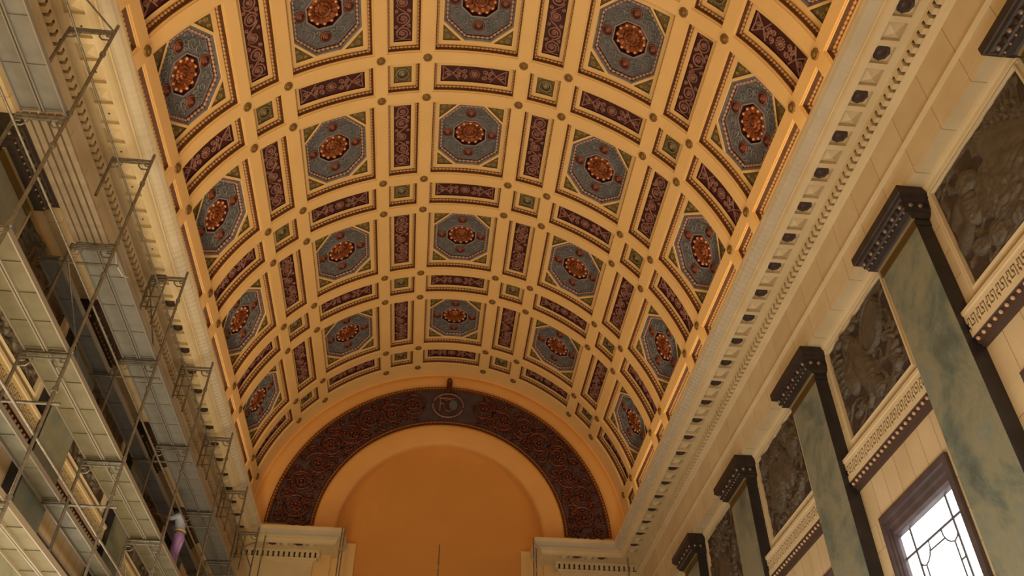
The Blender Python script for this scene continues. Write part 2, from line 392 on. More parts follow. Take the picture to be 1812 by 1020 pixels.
th = {1: w/2, 2: w/2+n, 3: 1.5*w+n, 4: 1.5*w+2*n, 5: 2.5*w+2*n}
for k in range(1, 6): th[-k] = -th[k]
wide_c = [-(2*w+2*n), -(w+n), 0., w+n, 2*w+2*n]
narrow_c = [-(2.5*w+2.5*n), -(1.5*w+1.5*n), -(.5*w+.5*n), .5*w+.5*n, 1.5*w+1.5*n, 2.5*w+2.5*n]
nar_y = [y0 + Ny/2 + j*B for j in range(-1, 4)]
wid_y = [y0 + Ny/2 + B/2 + j*B for j in range(-2, 3)]
WALL_END = 4.206
def build_vault():
    openings_u = [(c-A1, c+A1) for c in wide_c] + [(c-A2, c+A2) for c in narrow_c]
    openings_y = [(c-B2, c+B2) for c in nar_y] + [(c-B1, c+B1) for c in wid_y]
    us = {-1.62, 1.62}
    for a, b in openings_u:
        for k in range(9): us.add(round(a+(b-a)*k/8, 6))
    ys = {-1.3, .4, WALL_END} | {round(t, 6) for ab in openings_y for t in ab}
    us, ys = sorted(us), sorted(ys)
    mb = MB(); k = len(ys)
    inside = lambda t, L: any(a < t < b for a, b in L)
    mb.v = [cyl(u, y, 0) for u in us for y in ys]
    for i in range(len(us)-1):
        for j in range(k-1):
            if inside((us[i]+us[i+1])/2, openings_u) and inside((ys[j]+ys[j+1])/2, openings_y): continue
            mb.f.append((i*k+j, i*k+j+1, (i+1)*k+j+1, (i+1)*k+j)); mb.m.append(0); mb.sm.append(True)
    # outer shell so that no light leaks through the recesses
    sh = MB(); seg = 40
    sh.loft([[(1.12*sin(a), y, 1.12*cos(a)) for a in [-1.7+3.4*q/seg for q in range(seg+1)]] for y in (-1.3, 4.7)], 0, False)
    mb.add(sh.v, sh.f, 0)
    ceil = mb.build('ceiling', ['plaster'], None, (0, 0, 0)); tag(ceil, kind='structure')
    base, bm, ob, ros, flm, fol, cor = oct_meshes()
    for y in wid_y:
        for t in wide_c:
            if y == wid_y[0] and abs(t) < .1: pass
            o = link('octagonal_coffer', base, ceil, (0, y, 0), t)
            link('bead_moulding', bm, o); link('octagon_beading', ob, o); link('rosette', ros, o); link('foliage_relief', fol, o); link('corner_relief', cor, o)
            for q in range(4): link('floret', flm[q], o)
    base, bm, rel = long_meshes()
    for y in wid_y:
        for t in narrow_c:
            o = link('scroll_coffer', base, ceil, (0, y, 0), t); link('bead_moulding', bm, o); link('scroll_relief', rel, o)
    base, bm, rel = cross_meshes()
    for y in nar_y:
        for t in wide_c:
            o = link('foliate_coffer', base, ceil, (0, y, 0), t); link('bead_moulding', bm, o); link('foliage_relief', rel, o)
    base, bm, rel = small_meshes()
    for y in nar_y:
        for t in narrow_c:
            o = link('square_coffer', base, ceil, (0, y, 0), t); link('bead_moulding', bm, o); link('rosette', rel, o)
    mb = MB()
    mb.dome((0, 0, 0), [(.0175, -.002), (.0175, .004), (.0135, .0075), (.012, .006), (.009, .006), (.0075, .010), (.003, .011)], nu=32, mi=0, lobes=8, amp=.05)
    boss = mb.map(cyl).mesh('boss', ['bronzeboss'])
    for yc in nar_y:
        for y in (yc-Ny/2, yc+Ny/2):
            for t in th.values(): link('boss', boss, ceil, (0, y, 0), t)
build_vault()

# ------------------------------------------------------------------ cornice / entablature (trim)
LX, LY, NX = .885, 4.045, .476           # lip of the cornice: side, end wall, niche side
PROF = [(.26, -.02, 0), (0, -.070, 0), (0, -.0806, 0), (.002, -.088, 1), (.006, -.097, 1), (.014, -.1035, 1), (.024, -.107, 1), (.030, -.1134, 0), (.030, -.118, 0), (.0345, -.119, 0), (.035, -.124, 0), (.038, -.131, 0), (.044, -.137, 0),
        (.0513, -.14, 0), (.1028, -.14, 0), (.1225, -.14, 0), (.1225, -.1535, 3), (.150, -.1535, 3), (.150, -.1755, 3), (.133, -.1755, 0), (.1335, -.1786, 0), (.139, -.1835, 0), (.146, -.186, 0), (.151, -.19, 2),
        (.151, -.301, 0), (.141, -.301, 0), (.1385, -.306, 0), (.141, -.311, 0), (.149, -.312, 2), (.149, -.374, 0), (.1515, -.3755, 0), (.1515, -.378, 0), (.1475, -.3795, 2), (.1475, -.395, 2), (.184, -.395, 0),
        (.186, -.402, 0), (.190, -.408, 0), (.191, -.418, 0), (.196, -.424, 0), (.2005, -.4305, 0), (.2305, -.4305, 0)]
PITCH = .12952; MOD0 = .9635 - 2*PITCH + .0015
def build_trim(name, side):
    mb = MB()
    st = [lambda d: (LX+d, -1.25), lambda d: (LX+d, LY+d), lambda d: (NX+d, LY+d), lambda d: (NX+d, 4.5)]
    for q in range(3):
        for i in range(len(PROF)-1):
            (d0, z0, m0), (d1, z1, _) = PROF[i], PROF[i+1]
            if q < 2 and abs(d0-.0513) < 1e-6: continue
            if q == 2 and z0 < -.39 and d0 > .15: continue
            a, b = st[q], st[q+1]
            mb.add([(*a(d0), z0), (*b(d0), z0), (*b(d1), z1), (*a(d1), z1)], [(0, 1, 2, 3)], m0, False)
    # soffit with sunk squares
    d0, d1, zs, dep, hy = .0513, .1028, -.14, .012, .0245
    parts = []
    def strip(get, lo, hi, centres, cut=0.):
        t = lo
        for c in centres:
            a, b = c-hy, c+hy
            mb.poly([get(d0, t), get(d0, a), get(d1, a), get(d1, t+(cut if t == lo else 0))], 0)
            e0, e1 = d0+.0015, d1-.0015
            mb.poly([get(d0, a), get(d0, b), get(e0, b), get(e0, a)], 0); mb.poly([get(e1, a), get(e1, b), get(d1, b), get(d1, a)], 0)
            up = lambda p: (p[0], p[1], p[2]+dep)
            L = [get(e0, a), get(e0, b), get(e1, b), get(e1, a)]
            mb.loft([L, [up(p) for p in L]], 0); mb.poly([up(p) for p in L], 0)
            t = b
        mb.poly([get(d0, t), get(d0, hi), get(d1, hi), get(d1, t)], 0)
    n_side = int((4.06-MOD0)/(PITCH/2))
    cs = [MOD0 + k*PITCH/2 for k in range(n_side+1) if MOD0 + k*PITCH/2 < 4.045+.02]
    strip(lambda d, t: (LX+d, t, zs), -1.25, LY+.0513, cs)
    # the small mitre corner, left plain
    mb.poly([(LX+d0, LY+d0, zs), (LX+d0, LY+d1, zs), (LX+d1, LY+d1, zs), (LX+d1, LY+d0, zs)], 0)
    ce = [.83 - k*PITCH/2 for k in range(5)]
    lo, hi = NX+d0, LX+d0
    cen = sorted(c for c in ce if lo+.055 < c < hi-.03)
    strip(lambda d, t: (t, LY+d, zs), lo, hi, cen, d1-d0)
    fl = (lambda x, y, z: (side*x, y, z))
    mb.map(fl)
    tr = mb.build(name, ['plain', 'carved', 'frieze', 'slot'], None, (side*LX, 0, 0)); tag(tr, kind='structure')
    o = (side*LX, 0, 0)
    # dentils
    dn = MB(); pt = PITCH/5; g = .62
    y = MOD0 - 3*pt + pt*.1
    while y < LY+.119:
        dn.box((LX+.121, y, -.175), (LX+.1498, y+pt*g, -.1535)); y += pt
    dn.map(fl); dn.build('dentil_course', ['plain'], tr, o)
    dn = MB(); x = LX+.115
    while x > NX+.125:
        dn.box((x-pt*g, LY+.121, -.175), (x, LY+.1498, -.1535)); x -= pt
    dn.map(fl); dn.build('dentil_course', ['plain'], tr, o)
    # rosettes and diamonds
    r = MB()
    prof = [(.0198, 0), (.0204, .0035), (.0170, .0055), (.0155, .0040), (.010, .0040), (.0075, .0062), (.002, .0065)]
    loops = [[(rr*cos(2*pi*k/24)*(1+.05*cos(8*2*pi*k/24)), rr*sin(2*pi*k/24)*(1+.05*cos(8*2*pi*k/24)), dep-h) for k in range(24)] for rr, h in prof]
    r.loft(loops, 0, True, True); r.add(loops[-1], [tuple(range(24))], 0)
    rm = r.mesh('rosette', ['disc'])
    sb = MB(); sb.ball((0, 0, dep), .0028, 0, 8, 4); stud = sb.mesh('fixing_stud', ['disc'])
    dm = MB(); h, q = .0225, .0215
    mid = [(0, -q, dep-.002), (h, 0, dep-.002), (0, q, dep-.002), (-h, 0, dep-.002)]; ap = (0, 0, -.005)
    cr = [(h*.93, -q*.93, dep-.004), (h*.93, q*.93, dep-.004), (-h*.93, q*.93, dep-.004), (-h*.93, -q*.93, dep-.004)]
    for k in range(4):
        a, b = mid[k], mid[(k+1) % 4]
        ia, ib = [(p[0]*.30, p[1]*.30, .001) for p in (a, b)]
        dm.add([a, cr[k], ap], [(0, 1, 2)], 0); dm.add([cr[k], b, ap], [(0, 1, 2)], 0)
        dm.add([a, cr[k], (cr[k][0], a[1], dep), (a[0], a[1], dep)], [(0, 1, 2, 3)], 0); dm.add([cr[k], b, (b[0], b[1], dep), (b[0], cr[k][1], dep)], [(0, 1, 2, 3)], 0)
    dmm = dm.mesh('diamond_boss', ['plain'])
    for k, c in enumerate(cs):
        if c < .72: continue
        if side < 0 and k % 2 == 0 and c < 2.05:         # these sunk squares are bare: only the fixing stud is left
            link('fixing_stud', stud, tr, (side*.077, c, zs)); continue
        link('rosette' if k % 2 == 0 else 'diamond_boss', rm if k % 2 == 0 else dmm, tr, (side*.077, c, zs))
    for k, c in enumerate(ce):
        if c in cen: link('rosette' if k % 2 == 0 else 'diamond_boss', rm if k % 2 == 0 else dmm, tr, (side*(c-LX), LY+.077, zs))
    return tr
build_trim('trim_1', 1); build_trim('trim_2', -1)

# ------------------------------------------------------------------ side walls, end wall, floor
WX = 1.086
PC = [1.4165 - B + k*B for k in range(5)]           # pilaster centres
WIN = [(PC[k]+PC[k+1])/2 - .002 for k in range(4)]
WTOP, WBOT, WHW = -.955, -1.62, .170
def build_wall(name, side, windows):
    mb = MB(); X = side*WX
    ys = sorted({-1.3, 4.6} | {round(c+s_*WHW, 5) for c in windows for s_ in (-1, 1)}); zs = [FLOOR, WBOT, WTOP, -.846, -.719, -.395, -.02]
    for i in range(len(ys)-1):
        for j in range(len(zs)-1):
            ym = (ys[i]+ys[i+1])/2
            if zs[j] == WBOT and any(abs(ym-c) < WHW for c in windows): continue
            mi = 1 if zs[j] == WTOP else 0
            mb.poly([(X, ys[i], zs[j]), (X, ys[i+1], zs[j]), (X, ys[i+1], zs[j+1]), (X, ys[i], zs[j+1])], mi)
    for c in windows:                                 # reveals
        L = [(c-WHW, WBOT), (c+WHW, WBOT), (c+WHW, WTOP), (c-WHW, WTOP)]
        mb.loft([[(X, a, b) for a, b in L], [(X+side*.05, a, b) for a, b in L]], 0)
    Xo = X + side*.09
    mb.poly([(Xo, -1.3, FLOOR), (Xo, 4.6, FLOOR), (Xo, 4.6, .2), (Xo, -1.3, .2)], 0)
    return tag(mb.build(name, ['wallstone', 'vouss'], None, (X, 0, FLOOR)), kind='structure')
build_wall('wall_right', 1, WIN[:3]); build_wall('wall_left', -1, WIN[1:4])
mb = MB(); mb.poly([(-1.3, -1.3, FLOOR), (1.3, -1.3, FLOOR), (1.3, 4.7, FLOOR), (-1.3, 4.7, FLOOR)])
tag(mb.build('floor', ['floor'], None, (0, 1.5, FLOOR)), kind='structure')
mb = MB(); mb.poly([(-1.3, -1.25, FLOOR), (1.3, -1.25, FLOOR), (1.3, -1.25, 1.2), (-1.3, -1.25, 1.2)])
tag(mb.build('wall_back', ['wallstone'], None, (0, -1.25, FLOOR)), kind='structure')

def build_end():
    mb = MB(); K = 64
    arc = lambda r, y, k=K: [(r*cos(pi*(1-q/k)), y, r*sin(pi*(1-q/k))) for q in range(k+1)]
    # moulded plaster rim between vault and arch band, then splay inside it
    rings = [(1.0, WALL_END), (.9985, WALL_END+.006), (.992, WALL_END+.006), (.985, WALL_END), (.96, WALL_END-.002), (.935, WALL_END+.006), (.915, WALL_END+.010), (.905, WALL_END+.012), (.66, WALL_END+.012)]
    mb.loft([arc(r, y) for r, y in rings], [0]*8, False, True)
    mb.loft([arc(r, y) for r, y in [(.66, 4.218), (.655, 4.210), (.64, 4.209), (.60, 4.222), (.565, 4.238), (.55, 4.244), (.547, 4.262), (.547, 4.30)]], 0, False, True)
    back = arc(.60, 4.30); mb.add(back, [tuple(range(K+1))], 1)
    # lower niche back and jambs
    mb.poly([(-.60, 4.30, .0), (.60, 4.30, .0), (.60, 4.30, -.235), (-.60, 4.30, -.235)], 1)
    for s_ in (-1, 1):
        mb.box((min(s_*.43, s_*.63), 4.262, FLOOR), (max(s_*.43, s_*.63), 4.34, -.055), 2)
        mb.box((min(s_*.545, s_*.70), 4.225, FLOOR), (max(s_*.545, s_*.70), 4.34, -.035), 2)
    mb.box((-.46, 4.27, -.262), (.46, 4.34, -.235), 2)
    mb.poly([(-.46, 4.292, -.262), (.46, 4.292, -.262), (.46, 4.292, FLOOR), (-.46, 4.292, FLOOR)], 2)
    # masonry piers under the end cornice
    for s_ in (-1, 1):
        mb.box((min(s_*.640, s_*1.2), 4.215, FLOOR), (max(s_*.640, s_*1.2), 4.36, -.10), 3)
    # backing above
    mb.poly([(-1.2, 4.40, -.3), (1.2, 4.40, -.3), (1.2, 4.40, 1.2), (-1.2, 4.40, 1.2)], 0)
    return tag(mb.build('wall_far', ['ochre', 'niche', 'plaster', 'endstone'], None, (0, 4.2, FLOOR)), kind='structure')
build_end()

# ------------------------------------------------------------------ ornamental arch band on the end wall
def build_arch():
    yb = 4.216; org = (0, yb, 0.02)
    root = empty('ornamental_arch', org); tag(root, 'dark maroon and blue relief arch band curving around the orange niche', 'arch')
    P = lambda r, a, d: (r*cos(a), yb-d, r*sin(a))
    a0 = .018; K = 90
    mb = MB(); seq = [(.66, .002), (.66, .014), (.676, .014), (.682, .004), (.885, .004), (.890, .014), (.909, .014), (.909, .0)]
    As = [a0+(pi-2*a0)*k/K for k in range(K+1)]
    mb.loft([[P(r, a, d) for a in As] for r, d in seq], [1, 1, 1, 0, 1, 1, 1], False)
    mb.build('band_ground', ['archfield', 'bead_bed'], root, org)
    mb = MB(); beaded_rod(mb, [P(.899, a, .016) for a in As], .0182, .0066, 0, False); mb.build('outer_bead_border', ['archbead'], root, org)
    mb = MB(); beaded_rod(mb, [P(.668, a, .015) for a in As], .0165, .0055, 0, False); mb.build('inner_bead_border', ['archbead'], root, org)
    mb = MB(); rnd = random.Random(5)
    def sp(r, a, rad, turns, ph, k=34, tr=.0085):
        L = []
        for i in range(k+1):
            q = .12+.88*i/k; t = ph+2*pi*turns*i/k
            L.append(P(r+rad*q*cos(t), a+rad*q*sin(t)/r, .010))
        mb.tube(L, tr, 5, 0, True, [.6+.6*i/(k) for i in range(k+1)])
    nsc = 8
    for side in (-1, 1):
        for k in range(nsc):
            a = pi/2 + side*(.20 + (pi/2-.20-.10)*(k+.35)/(nsc-.3)); r = .785+.012*(-1)**k
            sp(r, a, .074, 2.0, k*1.3*side)
            for q in range(8):
                t = 2*pi*q/8; mb.ball(P(r+.020*cos(t), a+.020*sin(t)/r, .013), .0085, 0, 6, 4)
            mb.ball(P(r, a, .017), .011, 0)
            am = a + side*.095
            for s2 in (-1, 1):
                sp(.785+s2*.062, am, .034, 1.5, s2+k, 18, .0065)
                sp(.785+s2*.085, a, .018, 1.3, s2+k, 12, .005)
            for q in range(30):
                rr = .695+.18*rnd.random(); aa = am+(rnd.random()-.5)*.17; t = rnd.random()*6.28; l = .014
                mb.tube([P(rr-l*cos(t), aa-l*sin(t)/rr, .005), P(rr, aa, .012), P(rr+l*cos(t), aa+l*sin(t)/rr, .005)], .0075, 5, 0, True, [.4, 1, .3])
    mb.build('scroll_relief', ['archrel'], root, org)
    # crowning emblem: ring, monogram, disc, bracket
    zc = .782
    mb = MB(); mb.tube([(.088*cos(t), yb-.014, zc+.080*sin(t)) for t in [2*pi*i/40 for i in range(41)]], .006, 6, 0, False)
    em = mb.build('emblem', ['mauve'], root, org)
    mb = MB(); L = [(.030+.024*cos(2*pi*i/24), yb-.009, zc+.004+.034*sin(2*pi*i/24)) for i in range(24)]
    L2 = [(x, yb-.016, z) for x, y, z in L]; mb.loft([L, L2], 0); mb.add(L2, [tuple(range(24))], 0)
    mb.build('disc', ['grey_disc'], em, org)
    mb = MB(); t_ = .0042
    ln = lambda pts: mb.tube([(x, yb-.019, zc+z) for x, z in pts], t_, 6, 0)
    ln([(-.046, -.042), (-.046, .046)]); ln([(-.054, .046), (.034, .046)])
    ln([(-.046, .044), (-.022, .042), (-.012, .028), (-.018, .012), (-.046, .008)]); ln([(-.030, .008), (-.010, -.042)])
    mb.build('letter', ['mauve'], em, org)
    mb = MB(); mb.tube([(.006+.028*cos(a), yb-.023, zc-.004+.040*sin(a)) for a in [pi/3.2+(2*pi-2*pi/3.2)*i/24 for i in range(25)]], .0048, 6, 0)
    mb.build('letter', ['copper'], em, org)
    mb = MB(); mb.box((-.016, yb-.05, .888), (.016, yb, .930)); mb.box((-.011, yb-.035, .862), (.011, yb, .888))
    mb.ball((0, yb-.045, .935), .016, 0); mb.build('bracket', ['archrel'], root, org)
build_arch()

# ------------------------------------------------------------------ pilasters
SHX, SHW, CPX, CPW = 1.047, .0915, 1.005, .134
def build_pilaster():
    """right-hand pilaster, local origin at its base centre on the wall line"""
    org = (WX, 0, FLOOR); root = empty('pilaster', org)
    mb = MB(); top = -.478
    mb.poly([(SHX, -SHW, FLOOR+.12), (SHX, SHW, FLOOR+.12), (SHX, SHW, top), (SHX, -SHW, top)])
    mb.build('shaft', ['green'], root, org)
    mb = MB()
    for s_ in (-1, 1):
        mb.poly([(SHX, s_*SHW, FLOOR+.12), (WX, s_*SHW, FLOOR+.12), (WX, s_*SHW, top), (SHX, s_*SHW, top)])
    o = mb.build('side_slab', ['black'], root, org); o['label'] = 'black marble side of the pilaster'
    mb = MB()
    for (z0, z1, e) in [(FLOOR, FLOOR+.07, .02), (FLOOR+.07, FLOOR+.10, .012), (FLOOR+.10, FLOOR+.12, .004)]:
        mb.box((SHX-e, -SHW-e, z0), (WX, SHW+e, z1))
    mb.build('base', ['black'], root, org)
    # capital: stacked profile of (front x, half width, z)
    prof = [(CPX, CPW, -.396), (CPX, CPW, -.418), (CPX+.003, CPW-.004, -.420), (CPX+.006, CPW-.012, -.427), (CPX+.012, CPW-.020, -.431), (CPX+.012, CPW-.022, -.448), (CPX+.017, CPW-.026, -.451), (CPX+.018, CPW-.027, -.459),
            (CPX+.030, CPW-.034, -.463), (SHX-.006, SHW+.005, -.466)]
    mb = MB(); mb.loft([[(WX, -h, z), (x, -h, z), (x, h, z), (WX, h, z)] for x, h, z in prof], 0, False)
    x, h, z = prof[0]; mb.poly([(WX, -h, z), (x, -h, z), (x, h, z), (WX, h, z)])
    cap = mb.build('capital', ['capital'], root, org)
    bm = MB(); bm.ball((0, 0, 0), .0064, 0, 10, 6); bme = bm.mesh('boss', ['capboss'])
    sm_ = MB(); sm_.ball((0, 0, 0), .0037, 0, 8, 5); sme = sm_.mesh('bead', ['capboss'])
    lf = MB(); lf.ball((0, 0, 0), .010, 0, 8, 5, (.6, .85, 1)); lme = lf.mesh('leaf', ['capital'])
    at = lambda x, y, z: (x-WX, y, z-FLOOR)
    for k in range(6): link('boss', bme, cap, at(CPX+.0115, -CPW+.032+(2*CPW-.064)*k/5, -.4395))
    for k in range(5): link('leaf', lme, cap, at(CPX+.0125, -CPW+.032+(2*CPW-.064)*(k+.5)/5, -.4395))
    for k in range(2):
        for s_ in (-1, 1): link('boss', bme, cap, at(CPX+.032+.024*k, s_*(CPW-.0215), -.4395))
    for k in range(11): link('bead', sme, cap, at(CPX+.0175, -CPW+.034+(2*CPW-.068)*k/10, -.455))
    mb = MB(); mb.box((SHX-.007, -SHW-.004, -.4705), (SHX, SHW+.004, -.4655)); mb.build('gold_fillet', ['fillet'], root, org)
    mb = MB(); mb.box((SHX-.003, -SHW-.001, -.492), (SHX+.001, SHW+.001, -.4705)); mb.build('gold_band', ['band'], root, org)
    mb = MB(); mb.box((SHX+.0012, -SHW-.003, -.484), (WX, SHW+.003, -.463)); mb.build('neck_block', ['black'], root, org)
    return root
proto = build_pilaster()
first = True
for side, idx in ((1, [0, 1, 2, 3, 4]), (-1, [1, 2, 3, 4])):
    for k in idx:
        o = proto if first else copy_tree(proto); first = False
        o.location = W((side*WX, PC[k], FLOOR)); o.rotation_euler = (0, 0, 0 if side == 1 else pi)
        if side == 1:
            lab = ['green marble pilaster whose capital shows at the top right corner', 'large green pilaster on the right wall just left of the big dark relief',
                   'green pilaster on the right wall between the oval shield relief and the leafy relief', 'fourth green pilaster along the right wall, beside the leafy relief',
                   'small farthest green pilaster on the right wall near the end wall'][k]
        else:
            lab = [None, 'green pilaster behind the scaffold at the left edge, capital partly hidden', 'second green pilaster behind the scaffold, bossed capital showing under the grey deck',
                   'third green pilaster behind the scaffold, near the worker', 'farthest green pilaster behind the scaffold, beside the end wall'][k]
        tag(o, lab, 'pilaster', 'green marble pilasters')

# ------------------------------------------------------------------ relief panels
HY, HZ = .1775, .144
def ell(s, t, cx, cy, rx, ry, rot=0.):
    c, q = cos(rot), sin(rot); x, y = s-cx, t-cy
    return hypot((c*x+q*y)/rx, (-q*x+c*y)/ry)
def dome_(e, h, p=.5): return h*(1-e*e)**p if e < 1 else 0.
def nz(s, t, f, k=0.): return noise.noise(Vector((s*f+k, t*f-k, k*1.7)))
def relief_a(s, t):      # horn of fluted rings, drapery, rough mass
    h = 0.
    e = ell(s, t, -.35, .35, .55, .30, .9)
    if e < 1: h = max(h, dome_(e, .75)*(.75+.25*abs(sin(9*(s*.8-t)+.5))))
    e = ell(s, t, -.15, -.15, .55, .62, .2)
    if e < 1: h = max(h, dome_(e, .85, .4)+.16*nz(s, t, 9)+.10*nz(s*2.6, t*.7, 6, 4))
    e = ell(s, t, .48, .05, .22, .38, -.3)
    if e < 1: h = max(h, dome_(e, .8, .4)+.12*sin(16*s+5*t))
    e = ell(s, t, .40, .42, .20, .22)
    if e < 1: h = max(h, dome_(e, .95, .5)+.1*nz(s, t, 12))
    e = ell(s, t, .75, -.05, .24, .62, .25)
    if e < 1: h = max(h, .42*(1-e**4)+.16*sin(13*t+6*s))
    for (a, b, r) in ((.30, -.72, .20), (-.05, -.78, .17), (-.42, -.72, .20), (.62, -.62, .17), (-.75, -.55, .2)):
        e = ell(s, t, a, b, r, r*.9); h = max(h, dome_(e, .7)+(.08*nz(s, t, 14) if e < 1 else 0))
    for k in range(6):
        e = ell(s, t, -.80+.11*k, .62+.05*(k % 2), .045, .36, .25); h = max(h, dome_(e, .5))
    return h
def relief_b(s, t):      # oval shield, leaning torso, round vessel
    h = 0.
    e = ell(s, t, -.42, .40, .29, .50, .55)
    if e < 1: h = max(h, .62*(1-e**6)**.5+.10*(1-e*e)) if e < .88 else max(h, .74*(1-((e-.94)/.06)**2)**.5 if abs(e-.94) < .06 else 0)
    e = ell(s, t, .10, -.05, .26, .80, -.25)
    if e < 1: h = max(h, dome_(e, 1.0, .4)+.07*sin(14*s+3*t))
    e = ell(s, t, .48, -.02, .21, .36, .1)
    if e < 1: h = max(h, dome_(e, .85, .4)+.06*sin(10*t))
    e = ell(s, t, .30, .62, .14, .20); h = max(h, dome_(e, .9)+(.12*nz(s, t, 13) if e < 1 else 0))
    for k in range(7):
        e = ell(s, t, .78, .72-.14*k, .17, .035, .35-.1*k); h = max(h, dome_(e, .5))
    for k in range(9):
        a = k*.7; e = ell(s, t, -.72+.05*cos(a*3), -.05-.09*k, .17, .07, a); h = max(h, dome_(e, .6))
    for k in range(8):
        a = k*1.1; e = ell(s, t, .62-.09*k, -.72+.07*sin(a), .12, .06, a); h = max(h, dome_(e, .55))
    for k in range(7):
        e = ell(s, t, .60-.16*k, .84+.06*sin(k*2.), .11, .07, k); h = max(h, dome_(e, .55))
    e = ell(s, t, -.10, -.70, .18, .24, .4); h = max(h, dome_(e, .8))
    return h
def relief_c(s, t):      # leafy sheaf above, figure, curling leaves below
    h = 0.
    for k in range(16):
        a = 1.2*k; e = ell(s, t, .75-.10*k, .62+.16*sin(a), .035, .24, .25*cos(a*1.3)); h = max(h, dome_(e, .7))
    e = ell(s, t, .30, -.08, .34, .62, .15)
    if e < 1: h = max(h, dome_(e, .95, .4)+.08*nz(s, t, 7))
    e = ell(s, t, -.22, .05, .26, .50, -.2)
    if e < 1: h = max(h, dome_(e, .85, .4)+.07*sin(12*s))
    for k in range(9):
        a = k*.65; e = ell(s, t, -.42+.32*cos(a), -.50+.30*sin(a), .14, .06, a+1.4); h = max(h, dome_(e, .75))
    for k in range(8):
        e = ell(s, t, .80-.03*k, .45-.16*k, .11, .05, .5+k); h = max(h, dome_(e, .5))
    for k in range(6):
        e = ell(s, t, .5-.2*k, -.84, .10, .07, k); h = max(h, dome_(e, .5))
    e = ell(s, t, -.68, .35, .20, .38, .3)
    if e < 1: h = max(h, dome_(e, .8, .4)+.1*sin(18*t+5*s))
    return h
def relief_d(s, t):      # spreading crown over a draped trunk
    h = 0.
    for k in range(26):
        a = k*2.399; r = .09*sqrt(k)*1.0; e = ell(s, t, .05+r*cos(a)*1.35, .48+r*sin(a)*.8, .13, .065, a); h = max(h, dome_(e, .8))
    e = ell(s, t, .10, -.45, .36, .62, .05)
    if e < 1: h = max(h, dome_(e, .9, .4)+.07*sin(15*s))
    for sx in (-1, 1):
        for k in range(6):
            e = ell(s, t, .1+sx*(.55+.05*k), -.75+.17*k, .13, .06, sx*(.6+.2*k)); h = max(h, dome_(e, .6))
    return h
def smooth_b(s, t): return max(0, 1-max(0, ell(s, t, -.42, .40, .29, .50, .55)-.98)*25, (1-ell(s, t, .10, -.05, .26, .80, -.25)*.9), .8-ell(s, t, .48, -.02, .21, .36, .1)*.7)
def smooth_a(s, t): return max(0, 1-max(0, ell(s, t, -.35, .35, .55, .30, .9)-.9)*12, 1-max(0, ell(s, t, .75, -.05, .24, .62, .25)-.85)*10)
def smooth_c(s, t): return max(0, .9-ell(s, t, .30, -.08, .34, .62, .15)*.8, .9-ell(s, t, -.22, .05, .26, .50, -.2)*.8)
def smooth_d(s, t): return max(0, .9-ell(s, t, .10, -.45, .36, .62, .05)*.8)
def relief_mesh(fn, seed, sm):
    mb = MB(); nu, nv = 176, 144; dep = .025; X0 = WX-.003
    H = []
    for i in range(nu+1):
        row = []
        for j in range(nv+1):
            s, t = -1+2*i/nu, -1+2*j/nv; wx, wy = .10*nz(s, t, 3, seed), .10*nz(s, t, 3, seed+9)
            k_ = 1-min(1, sm(s, t))
            h = fn(s+wx*.5*k_, t+wy*.5*k_)
            a = 3*nz(s, t, 1.3, seed+4)                       # folds that follow a wandering direction
            fold = abs(sin(17*((s+wx)*cos(a)+(t+wy)*sin(a))))
            ridge = 1-abs(nz(s+wx, t+wy, 7, seed))*3.2
            bg = .10+.16*max(0, 1-abs(nz(s+wx, t+wy, 4.0, seed+2))*3.5)
            h = max(h, bg*k_)
            h = h*(.85+.12*(1-k_)) + k_*((.11*fold*min(1, h*2.5)) + .07*max(0, ridge)*(.4+min(1, h*1.5))) + .03*nz(s, t, 22, seed)*(.3+k_)
            ed = min(1-abs(s), 1-abs(t)); h *= min(1, ed*16)
            row.append(h)
        H.append(row)
    vs = [(X0-dep*max(H[i][j], -.1), HY*(-1+2*i/nu), HZ*(-1+2*j/nv)) for i in range(nu+1) for j in range(nv+1)]
    k = nv+1
    mb.v = vs
    for i in range(nu):
        for j in range(nv):
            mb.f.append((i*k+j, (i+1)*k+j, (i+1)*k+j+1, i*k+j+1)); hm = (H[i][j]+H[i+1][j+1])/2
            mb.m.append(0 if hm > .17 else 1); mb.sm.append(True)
    return mb
PZ = (-.4308-.719)/2
def frame_mesh():
    mb = MB(); seq = [(.022, WX-.0003), (.021, WX-.008), (.014, WX-.010), (.011, WX-.006), (.008, WX-.006), (.006, WX-.012), (.001, WX-.013), (-.0005, WX-.006), (-.001, WX-.001)]
    ring = lambda e, x: [(x, -HY-e, -HZ-min(e, .0145)), (x, HY+e, -HZ-min(e, .0145)), (x, HY+e, HZ+min(e, .002)), (x, -HY-e, HZ+min(e, .002))]
    mb.loft([ring(e, x) for e, x in seq], 0)
    return mb
fm = frame_mesh().mesh('frame', ['plain'], (WX, 0, 0))
rel_meshes = [relief_mesh(f, 3.1*i, g).mesh('relief_figures', ['rel', 'relbg'], (WX, 0, 0)) for i, (f, g) in enumerate(((relief_a, smooth_a), (relief_b, smooth_b), (relief_c, smooth_c), (relief_d, smooth_d)))]
RLAB = {(1, 0): 'large dark bronze relief with fluted horn and drapery at the right edge', (1, 1): 'bronze relief with a smooth oval shield beside a leaning figure',
        (1, 2): 'bronze relief of leaves and figures between the third and fourth right pilasters', (1, 3): 'small bronze relief like a tree, farthest along the right wall',
        (-1, 1): 'red-brown relief half hidden by the scaffold at the left edge', (-1, 2): 'red-brown relief behind the scaffold decks at mid left', (-1, 3): 'red-brown relief behind the scaffold near the worker'}
for (side, k), lab in RLAB.items():
    o = empty('relief_panel', (side*WX, (PC[k]+PC[k+1])/2, PZ), 0 if side == 1 else pi); tag(o, lab, 'relief panel', 'relief panels between the pilasters')
    link('relief_figures', rel_meshes[k], o); link('frame', fm, o)

